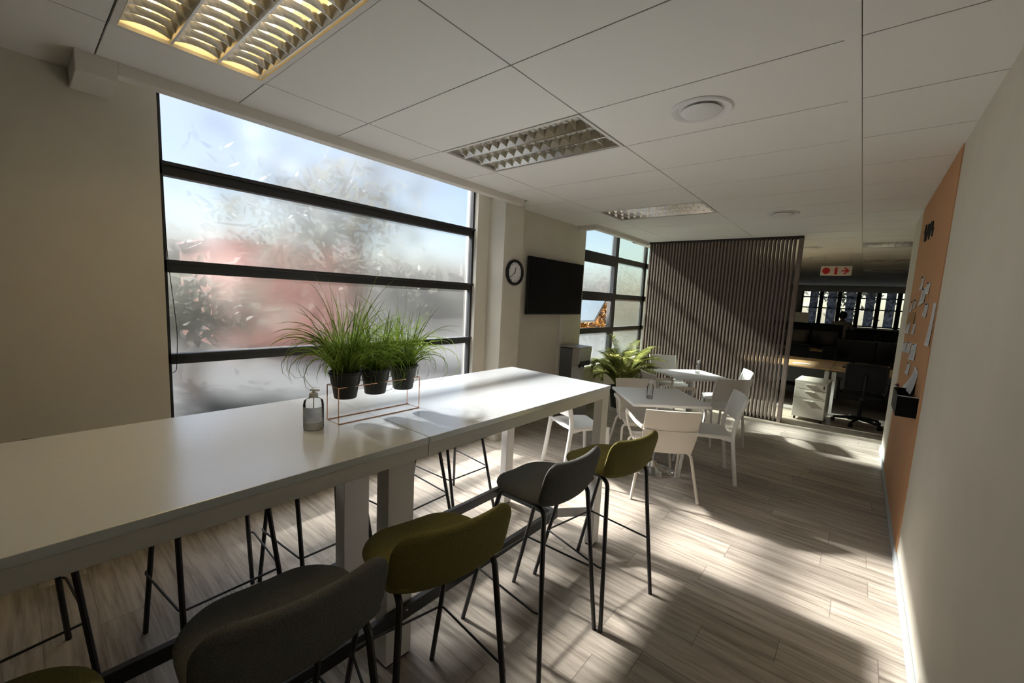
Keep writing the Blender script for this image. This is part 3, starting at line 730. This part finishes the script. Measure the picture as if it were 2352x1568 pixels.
# ------------------------------------------------------------------ pin board on the right wall
XP = XR-.006
t = thing('pin_board', 'floor to ceiling terracotta pin board on the right wall', 'pin board', (XR, 4.72, 0))
bx('board', 'cork', (-.006, 0, -1.02, 1.03, .02, CH-.002), t)
bm = BM(); R = random.Random(4); base = []
for k in range(46):
    u = k/45; base.append((-.008, -.52+.52*2*u*.62, 2.36+.045*math.sin(u*38)+.03*math.sin(u*17+1)+(.05 if k % 11 == 3 else 0)))
tube(bm, [(x, -y, z) for x, y, z in base], .008, 5); obj('handwritten_heading', bm, 'blackplast', t)
def paper(name, y0, y1, z0, z1, label, cat, m='paper', tilt=0, pin=True, curl=.012):
    yc, zc = (y0+y1)/2, (z0+z1)/2; t = thing(name, label, cat, (XP, yc, zc)); t.rotation_euler = (math.radians(tilt), 0, 0)
    a, b = (y1-y0)/2, (z1-z0)/2; bm = BM()
    sheet(bm, lambda u, v: (-.002-curl*(u-1)**2*(.4+.6*v), -a+2*a*v, -b+2*b*u), 6, 6, .0006); obj('sheet', bm, m, t, smooth=True)
    if m == 'paper':
        bm = BM(); rr = random.Random(int(y0*977)); zz = b*.7
        while zz > -b*.8:
            u = (zz+b)/(2*b); bm_x = -.0032-curl*(u-1)**2
            box(bm, bm_x-.0006, bm_x, -a*.75, a*rr.uniform(.2, .75), zz-.0018, zz+.0018); zz -= .016
        obj('printed_lines', bm, 'skirt', t)
    if pin:
        bm = BM(); lathe(bm, [(.0005, -.004), (.006, -.004), (.006, .004), (.0005, .004)], 8, (-.008, 0, b*.9), cap=False); obj('pin', bm, 'blackplast', t)
paper('pennant', 4.70, 4.84, 1.87, 1.98, 'pointed white slip pinned highest on the board', 'note')
paper('notice', 4.42, 4.72, 1.75, 1.875, 'white notice below the pointed slip on the board', 'notice', tilt=-4)
paper('notice', 4.22, 4.39, 1.82, 1.905, 'small white notice right of the highest slip', 'notice', tilt=5)
paper('wall_chart', 3.72, 3.86, 1.465, 1.745, 'long pale chart strip nearest the camera on the board', 'chart', tilt=2, pin=False)
paper('note', 4.14, 4.30, 1.655, 1.75, 'narrow white note hanging left of the long chart strip', 'note', tilt=8)
paper('note', 5.36, 5.46, 1.69, 1.79, 'thin white slip at the far upper edge of the papers', 'note')
paper('note', 5.06, 5.18, 1.72, 1.80, 'thin white slip second from the far upper edge', 'note', tilt=-5)
paper('brown_card', 4.95, 5.55, 1.60, 1.69, 'tan brown card pinned across the middle of the board', 'card', 'brownpaper', pin=False)
paper('notice', 5.30, 5.56, 1.49, 1.59, 'white notice under the left end of the tan card', 'notice')
paper('note', 4.80, 4.92, 1.505, 1.60, 'narrow white slip under the right end of the tan card', 'note', tilt=3)
paper('notice', 5.34, 5.70, 1.31, 1.40, 'white sheet at the lower far corner of the paper cluster', 'notice')
paper('notice', 4.90, 5.20, 1.33, 1.425, 'white sheet in the middle of the lower row of papers', 'notice', tilt=-2)
paper('notice', 4.45, 4.82, 1.30, 1.435, 'largest white sheet in the lower row, nearest the camera', 'notice', tilt=-3)
paper('tag_note', 4.72, 4.92, 1.165, 1.265, 'single white tag pinned below the paper cluster', 'note')
paper('leaflet', 4.10, 4.34, 1.10, 1.27, 'folded white leaflet sticking up out of the black wall holder', 'leaflet', tilt=6, pin=False, curl=.05)
t = thing('wall_holder', 'black box holder fixed to the lower part of the pin board', 'holder', (XR, 3.8, .975))
bm = BM(); box(bm, -.112, -.108, 0, .45, 0, .14); box(bm, -.112, -.006, 0, .004, 0, .14); box(bm, -.112, -.006, .446, .45, 0, .14); box(bm, -.108, -.006, .004, .446, 0, .004); obj('tray', bm, 'tv', t)
bm = BM(); box(bm, -.113, -.006, -.001, .001, .138, .144); obj('rim', bm, 'skirt', t)
t = thing('dried_flower', 'small mauve dried flower at the rim of the wall holder', 'flower', (.26, 4.12, 1.10))
bm = BM(); R = random.Random(2)
for k in range(14):
    a = R.uniform(0, 2*PI); e = R.uniform(.2, 1.3); c = Vector((0, 0, .035)); d = Vector((math.cos(a)*math.cos(e), math.sin(a)*math.cos(e), math.sin(e)))
    leafquad(bm, [c, c+d*.015, c+d*.03], .012)
obj('petals', bm, 'pink', t, keep=True); bm = BM(); tube(bm, [(0, 0, -.10), (0, 0, .035)], .002, 5); obj('stem', bm, 'palm', t)

# ------------------------------------------------------------------ open office
def desk(x0, x1, y0, y1, label, z=.73):
    t = thing('office_desk', label, 'desk', ((x0+x1)/2, (y0+y1)/2, 0), 0, 'wood topped office desks')
    a, b = (x1-x0)/2-.004, (y1-y0)/2
    bx('desktop', 'deskwood', (-a, a, -b, b, z-.025, z), t, .002)
    for sx in (-1, 1):
        for sy in (-1, 1):
            cx, cy = sx*(a-.045), sy*(b-.06); bx('leg', 'white', (cx-.03, cx+.03, cy-.03, cy+.03, .0, z-.045), t, .003)
        bx('side_beam', 'white', (sx*(a-.045)-.02, sx*(a-.045)+.02, -b+.09, b-.09, z-.065, z-.026), t)
    bx('modesty_panel', mat('modesty', (.10, .11, .12), .6), (-a+.08, a-.08, -.008, .008, .33, z-.026), t)
    bx('cable_tray', 'blackplast', (-a+.12, a-.12, -.12, -.02, .16, .27), t)
for i, (x0, x1) in enumerate(((-1.72, -.29), (-.29, 1.14), (1.14, 2.57), (-3.15, -1.72))):
    desk(x0, x1, 8.5, 10.1, ['office desk directly behind the slat screen end, drawer unit beside it', 'office desk behind the black mesh chair', 'office desk in the front row hidden by the pin board wall', 'office desk in the front row behind the slats'][i])
    desk(x0, x1, 12.3, 13.9, ['second row office desk in front of the standing person', 'second row office desk at the right with dark monitors', 'second row office desk far right', 'second row office desk behind the slats at left'][i])
def monitor(x, y, z, rz, label):
    t = thing('monitor', label, 'monitor', (x, y, z), rz, 'dark computer monitors on the office desks')
    bx('display', 'screen', (-.27, .27, -.012, .012, .12, .45), t, .004)
    bx('stand', 'blackplast', (-.025, .025, .010, .035, .004, .30), t); bx('base', 'blackplast', (-.11, .11, -.08, .10, 0, .01), t, .003)
for k, (x, y, rz, lb) in enumerate(((-.02, 9.5, .15, 'dark monitor on the front office desk, left of the pair'), (.50, 9.6, -.1, 'dark monitor at the right end of the front office desk'),
                                   (-1.25, 12.9, 0, 'dark monitor on the second desk row at the left'), (-.66, 12.9, 0, 'dark monitor on the second desk row, beside the person'),
                                   (.15, 12.9, 0, 'dark monitor on the second desk row, right of the person'), (.75, 12.9, 0, 'dark monitor on the second desk row near the wall'))):
    monitor(x, y, .73, rz, lb)
def desk_screen(x0, x1, y, z0, z1, label):
    b = bx('desk_divider', 'darkfab', (x0, x1, y-.015, y+.015, z0, z1), None, .006); tag(b, label, 'desk divider')
desk_screen(-3.1, -.32, 13.1, .732, 1.36, 'long charcoal desk divider on the second desk row, left part')
desk_screen(-.26, 2.5, 13.1, .732, 1.25, 'charcoal desk divider on the second desk row, right part')
desk_screen(-3.1, 2.5, 16.2, 0, 1.20, 'dark divider in front of the far windows')
def keyboard(x, y, rz, label):
    t = thing('keyboard', label, 'keyboard', (x, y, .73), rz); bx('body', 'blackplast', (-.21, .21, -.065, .065, 0, .016), t, .003)
    bm = BM()
    for i in range(14):
        for j in range(5): box(bm, -.2+i*.0287, -.2+i*.0287+.023, -.058+j*.023, -.058+j*.023+.019, .016, .021)
    obj('keys', bm, 'black', t)
keyboard(.05, 9.05, .1, 'black keyboard on the front desk beneath the monitor')
bm = BM(); tube(bm, fillet([(-.62, 8.9, .735), (-.50, 8.75, .738), (-.35, 8.72, .736), (-.28, 8.85, .736), (-.42, 8.95, .736), (-.15, 8.8, .736)], .08, 5), .004, 6)
tag(obj('cable', bm, 'cream', smooth=True), 'pale cable coiled loosely on the front office desk', 'cable')
bm = BM(); box(bm, -.12, .12, -.09, .09, 0, .006, Matrix.Translation((-.72, 8.85, .73)) @ Matrix.Rotation(.3, 4, 'Z')); tag(obj('paper_pad', bm, 'paper'), 'white paper pad on the office desk near the slat screen', 'paper pad')
bm = BM(); box(bm, -1.35, -1.05, 13.09, 13.11, 1.36, 1.62); tag(obj('display_card', bm, 'cream'), 'pale beige card standing above the dark divider, left of the person', 'card')
# drawer unit
t = thing('drawer_pedestal', 'white three drawer pedestal on castors beside the slat screen', 'drawer unit', (-.455, 7.85, 0), -.05)
bx('body', 'cream', (-.20, .20, -.275, .28, .05, .59), t, .003); bx('top', 'cream', (-.205, .205, -.285, .285, .59, .61), t, .003)
for z0, z1 in ((.487, .585), (.345, .480), (.056, .338)):
    d = bx('drawer', 'cream', (-.197, .197, -.293, -.276, z0, z1), t, .002)
    bm = BM(); prism(bm, [(-.293, z1-.045), (-.312, z1-.030), (-.312, z1-.022), (-.293, z1-.018)], -.06, .06, 'x'); obj('handle', bm, 'cream', d)
bm = BM(); tube(bm, [(.165, -.291, .555), (.165, -.297, .555)], .009, 12); l = obj('lock', bm, 'blackplast', t); bm = BM(); box(bm, .160, .170, -.312, -.297, .548, .562); box(bm, .158, .172, -.306, -.302, .515, .545); obj('key', bm, 'blackplast', l)
for sx in (-1, 1):
    for sy in (-1, 1):
        bm = BM(); tube(bm, [(sx*.165-.012, sy*.23, .025), (sx*.165+.012, sy*.23, .025)], .025, 12); obj('castor', bm, 'blackplast', t, smooth=True)
# office chairs
def make_task_chair(label, group):
    t = thing('office_chair', label, 'office chair', group=group)
    for k in range(5):
        a = k*2*PI/5+.3; c, s = math.cos(a), math.sin(a)
        bm = BM(); tube(bm, [(0, 0, .10), (.15*c, .15*s, .09), (.30*c, .30*s, .068)], .02, 8, rs=[.03, .024, .016]); l = obj('base_spoke', bm, 'blackplast', t, smooth=True)
        bm = BM(); tube(bm, [(.30*c-.022*s, .30*s+.022*c, .03), (.30*c+.022*s, .30*s-.022*c, .03)], .03, 12); obj('castor', bm, 'blackplast', l, smooth=True)
    bm = BM(); tube(bm, [(0, 0, .08), (0, 0, .42)], .028, 14, rs=[.032, .024]); obj('gas_lift', bm, 'blackplast', t, smooth=True)
    bm = BM(); pillow(bm, lambda a: (Vector((.24*a, 0, .47-.03*max(0, a)**3)), Vector((0, 0, 1))), lambda a: .25, .08); obj('seat', bm, 'darkfab', t, smooth=True)
    bm = BM(); tube(bm, fillet([(-.24+.0, -.225, .56), (-.30, -.225, .93), (-.30, .225, .93), (-.24, .225, .56)], .05, 5), .016, 8, closed=True); obj('back_frame', bm, 'blackplast', t, smooth=True)
    bm = BM(); sheet(bm, lambda u, v: (-.245-.052*u-.03*(1-(2*v-1)**2), (2*v-1)*.215, .57+.35*u), 8, 10, .006); obj('mesh_back', bm, 'darkfab', t, smooth=True)
    bm = BM(); tube(bm, fillet([(0, 0, .42), (-.22, 0, .42), (-.30, 0, .60), (-.31, 0, .78)], .06, 5), .02, 8); obj('back_stem', bm, 'blackplast', t, smooth=True)
    for s in (-1, 1):
        bm = BM(); tube(bm, fillet([(.02, s*.20, .43), (.02, s*.28, .46), (.0, s*.29, .64)], .04, 4), .014, 8); box(bm, -.12, .13, s*.29-.035, s*.29+.035, .645, .67); obj('armrest', bm, 'blackplast', t, smooth=True, bevel=.006)
    return t
go = 'black mesh office chairs'
oc = make_task_chair('black mesh office chair beside the white drawer unit', go); oc.location = (.13, 8.0, 0); oc.rotation_euler = (0, 0, PI/2+.05)
dup(oc, (-.32, 10.55, 0), -PI/2, 'black office chair on the far side of the front desk', go)
dup(oc, (-1.15, 14.5, 0), -PI/2+.3, 'black office chair behind the second row dividers', go)
dup(oc, (-1.1, 10.7, 0), -PI/2-.3, 'black office chair behind the slat screen, beyond the front desk', go)

# exit / fire sign
t = thing('fire_sign', 'hanging white sign with red extinguisher symbol and right arrow', 'sign', (-.45, 9.5, 2.40))
bx('panel', 'sign', (-.225, .225, -.004, .004, -.085, .085), t, .002)
bm = BM(); lathe(bm, [(.0005, -.003), (.058, -.003), (.058, .0), (.0005, .0)], 28, cap=False); bm.transform(Matrix.Translation((-.143, -.0075, 0)) @ Matrix.Rotation(PI/2, 4, 'X')); obj('red_disc_symbol', bm, 'red', t)
bm = BM(); prism(bm, [(-.02, -.065), (.02, -.065), (.022, .03), (.012, .05), (.006, .06), (-.006, .06), (-.012, .05), (-.022, .03)], -.0065, -.004, 'y'); box(bm, .006, .03, -.0065, -.004, .052, .060); obj('extinguisher_symbol', bm, 'red', t)
bm = BM(); prism(bm, [(.08, -.012), (.145, -.012), (.105, -.056), (.135, -.056), (.195, 0), (.135, .056), (.105, .056), (.145, .012), (.08, .012)], -.0065, -.004, 'y'); obj('arrow_symbol', bm, 'red', t)
for sx in (-.19, .19):
    bm = BM(); tube(bm, [(sx, 0, .085), (sx, 0, .30)], .0015, 5); obj('hanging_wire', bm, 'steel', t)
bm = BM()
for sx in (-.07, .065): box(bm, sx-.001, sx+.001, -.0048, -.004, -.08, .08)
obj('divider_lines', bm, 'skirt', t)

# ------------------------------------------------------------------ person at the second desk row
def person(x, y, rz):
    t = thing('person', 'person in a pale shirt standing with back turned beyond the second desk row', 'person', (x, y, 0), rz)
    def skin(name, V, E, m, sub=2):
        me = bpy.data.meshes.new(name); me.from_pydata([v[:3] for v in V], E, []); o = bpy.data.objects.new(name, me); COL.objects.link(o)
        o.modifiers.new('skin', 'SKIN'); me.skin_vertices[0].data[0].use_root = True
        for i, v in enumerate(V): rr = v[3]; me.skin_vertices[0].data[i].radius = rr if isinstance(rr, tuple) else (rr, rr)
        s = o.modifiers.new('sub', 'SUBSURF'); s.levels = s.render_levels = sub; me.materials.append(M[m]); o.parent = t; return o
    V = [(0, 0, .92, .13), (0, 0, 1.10, .125), (0, 0, 1.28, .14), (0, 0, 1.38, .11), (.01, 0, 1.44, .055), (.015, 0, 1.50, .05),
         (0, .17, 1.36, .062), (0, .22, 1.20, .05), (.08, .22, 1.08, .042), (.20, .20, 1.06, .034), (.27, .19, 1.05, .03),
         (0, -.17, 1.36, .062), (0, -.22, 1.20, .05), (.08, -.22, 1.08, .042), (.20, -.20, 1.06, .034), (.27, -.19, 1.05, .03),
         (0, .09, .82, .10), (.01, .10, .48, .068), (-.02, .10, .10, .045), (.10, .11, .04, .035),
         (0, -.09, .82, .10), (.01, -.10, .48, .068), (-.02, -.10, .10, .045), (.10, -.11, .04, .035)]
    E = [(0, 1), (1, 2), (2, 3), (3, 4), (4, 5), (3, 6), (6, 7), (7, 8), (8, 9), (9, 10), (3, 11), (11, 12), (12, 13), (13, 14), (14, 15), (0, 16), (16, 17), (17, 18), (18, 19), (0, 20), (20, 21), (21, 22), (22, 23)]
    for s in (1, -1):
        root = 10 if s == 1 else 15
        for f in range(4):
            i = len(V); yy = s*(.19+(.025-f*.017)); V += [(.31, yy, 1.045, .009), (.345-abs(f-1.2)*.006, yy, 1.03, .008)]; E += [(root, i), (i, i+1)]
        i = len(V); V += [(.285, s*.155, 1.04, .010), (.31, s*.140, 1.03, .009)]; E += [(root, i), (i, i+1)]
    b = skin('body', V, E, 'skin')
    skin('shirt', [(0, 0, .90, .145), (0, 0, 1.10, .14), (0, 0, 1.28, .155), (0, 0, 1.37, .125), (.01, 0, 1.42, .07), (0, .17, 1.36, .075), (0, .225, 1.22, .065), (.03, .225, 1.14, .06),
                  (0, -.17, 1.36, .075), (0, -.225, 1.22, .065), (.03, -.225, 1.14, .06)], [(0, 1), (1, 2), (2, 3), (3, 4), (3, 5), (5, 6), (6, 7), (3, 8), (8, 9), (9, 10)], 'shirt')
    skin('trousers', [(0, 0, .92, .14), (0, .09, .80, .112), (.01, .10, .48, .08), (-.02, .10, .10, .065), (0, -.09, .80, .112), (.01, -.10, .48, .08), (-.02, -.10, .10, .065)], [(0, 1), (1, 2), (2, 3), (0, 4), (4, 5), (5, 6)], 'trouser')
    bm = BM(); bmesh.ops.create_uvsphere(bm, u_segments=20, v_segments=14, radius=1, matrix=Matrix.Translation((.02, 0, 1.575)) @ Matrix.Diagonal((.092, .075, .112, 1)))
    bmesh.ops.create_cone(bm, cap_ends=True, segments=8, radius1=.014, radius2=.004, depth=.03, matrix=Matrix.Translation((.112, 0, 1.57)) @ Matrix.Rotation(PI/2, 4, 'Y'))
    for s in (-1, 1): bmesh.ops.create_uvsphere(bm, u_segments=8, v_segments=6, radius=1, matrix=Matrix.Translation((.015, s*.078, 1.57)) @ Matrix.Diagonal((.018, .008, .028, 1)))
    h = obj('head', bm, 'skin', b, smooth=True)
    bm = BM(); bmesh.ops.create_uvsphere(bm, u_segments=20, v_segments=14, radius=1, matrix=Matrix.Translation((.002, 0, 1.60)) @ Matrix.Diagonal((.098, .086, .105, 1)))
    dele = [v for v in bm.verts if v.co.x > .055 and v.co.z < 1.63]; bmesh.ops.delete(bm, geom=dele, context='VERTS'); obj('hair', bm, 'hair', t, smooth=True)
    for s in (-1, 1):
        bm = BM(); bmesh.ops.create_uvsphere(bm, u_segments=8, v_segments=6, radius=.009, matrix=Matrix.Translation((.104, s*.03, 1.59))); obj('eye', bm, 'blackplast', h, smooth=True)
        bm = BM(); pillow(bm, lambda a: (Vector((.03+.13*a, 0, .035)), Vector((0, 0, 1))), lambda a: .045, .07, na=8, nb=6); bm.transform(Matrix.Translation((0, s*.105, 0))); obj('shoe', bm, 'blackplast', t, smooth=True)
    bm = BM(); box(bm, .105, .109, -.022, .022, 1.528, 1.534); obj('mouth', bm, 'pink', h)
person(-.39, 14.35, PI*.62)

# ------------------------------------------------------------------ outside
sbox('ground_outside', speckle(mat('paving_outside', (.035, .035, .035), 1, spec=0), 1.5, .15), [(-60, -3.46, -30, 60, -.3, -.02), (-60, 60, 20.65, 60, -.3, -.02)])
def tree(x, y, h, r, n, leaf, seed, label, ls=.11, zc=None, trunk=True, sy=1.0):
    R = random.Random(seed); t = thing('tree', label, 'tree', (x, y, -.02)); zc = zc or h-r
    tk = BM(); tips = []
    tube(tk, [(0, 0, 0), (.05, .05, zc*.5), (0, 0, zc)], .1, 8, rs=[.12, .09, .06])
    for k in range(16):
        a = R.uniform(0, 2*PI); e = R.uniform(-.2, 1.3); L = r*R.uniform(.5, .95); s = Vector((0, 0, zc*R.uniform(.6, 1)))
        d = Vector((math.cos(a)*math.cos(e), math.sin(a)*math.cos(e)*sy, math.sin(e))); tube(tk, [s, s+d*L*.5+Vector((0, 0, .05)), s+d*L], .03, 5, rs=[.04, .025, .01]); tips += [s+d*L, s+d*L*.6]
    obj('trunk', tk, 'bark', t, smooth=True)
    bm = BM()
    for k in range(n):
        c = R.choice(tips)+Vector((R.gauss(0, 1), R.gauss(0, 1)*sy, R.gauss(0, 1)))*r*.24
        d = Vector((R.gauss(0, 1), R.gauss(0, 1), R.gauss(0, 1)-.4)).normalized(); nn = Vector((R.gauss(0, 1), R.gauss(0, 1), R.gauss(0, 1))).normalized(); l = ls*R.uniform(.6, 1.3)
        leafquad(bm, [c, c+d*l*.5, c+d*l], l*.55, nn, .8)
    obj('foliage', bm, leaf, t, keep=True)
tree(-12.0, -.75, 9.6, 1.7, 900, 'treeleaf', 5, 'tall leafy tree outside the wide frosted window', .34, zc=7.5)
t = thing('hedge', 'long dark hedge added far outside the side windows to cover the bright horizon', 'hedge', (-26, 8, -.02))  # added hedge, blocks the bright horizon behind the frosted panes
bm = BM(); R = random.Random(77)
for k in range(5200):
    c = Vector((R.uniform(-1.2, 1.2), R.uniform(-26, 26), R.uniform(0, 1)**.8*(2.9+.5*math.sin(k*.001)))); d = Vector((R.gauss(0, 1), R.gauss(0, 1), R.gauss(0, 1))).normalized(); l = R.uniform(.5, .9)
    leafquad(bm, [c, c+d*l*.5, c+d*l], l*.7, Vector((R.gauss(0, 1), R.gauss(0, 1), R.gauss(0, 1))).normalized(), .8)
obj('foliage', bm, 'hedgeleaf', t, keep=True)
bm = BM(); box(bm, -.3, .3, -26, 26, 0, 2.5); obj('inner_branches', bm, 'bark', t)
tree(-5.6, 10.2, 3.2, 1.5, 3200, 'autumn', 8, 'orange leaved tree outside the open sash of the narrow window', .10, zc=1.2)
tree(-1.2, 27, 6.5, 2.4, 2200, 'shrub', 11, 'pale tree outside the far office windows at the left', .28)
tree(4.9, 28, 6.5, 2.4, 2200, 'shrub', 17, 'pale tree outside the far office windows at the right', .28)
t = thing('building', 'reddish brick building blurred behind the wide frosted window', 'building', (-13, 4.4, -.02))
bx('wall', 'brick', (-3, 0, -1.1, 1.5, 0, 2.7), t); bx('roof', 'brick', (-3.05, .05, -1.15, 1.55, 2.7, 2.76), t)
tree(-8.5, 1.6, 2.6, 1.1, 450, 'shrub', 31, 'low bushy tree blurred behind the left of the wide frosted window', .2, zc=1.2, sy=1.3)
tree(-8.0, 3.9, 4.4, 1.6, 1000, 'shrub', 41, 'open branched tree blurred across the middle of the wide frosted window', .17, zc=3.0, sy=1.4)
tree(-9.5, 6.0, 3.1, 1.1, 1300, 'shrub', 33, 'bushy tree blurred behind the right of the wide frosted window', .2, zc=1.5, sy=1.3)
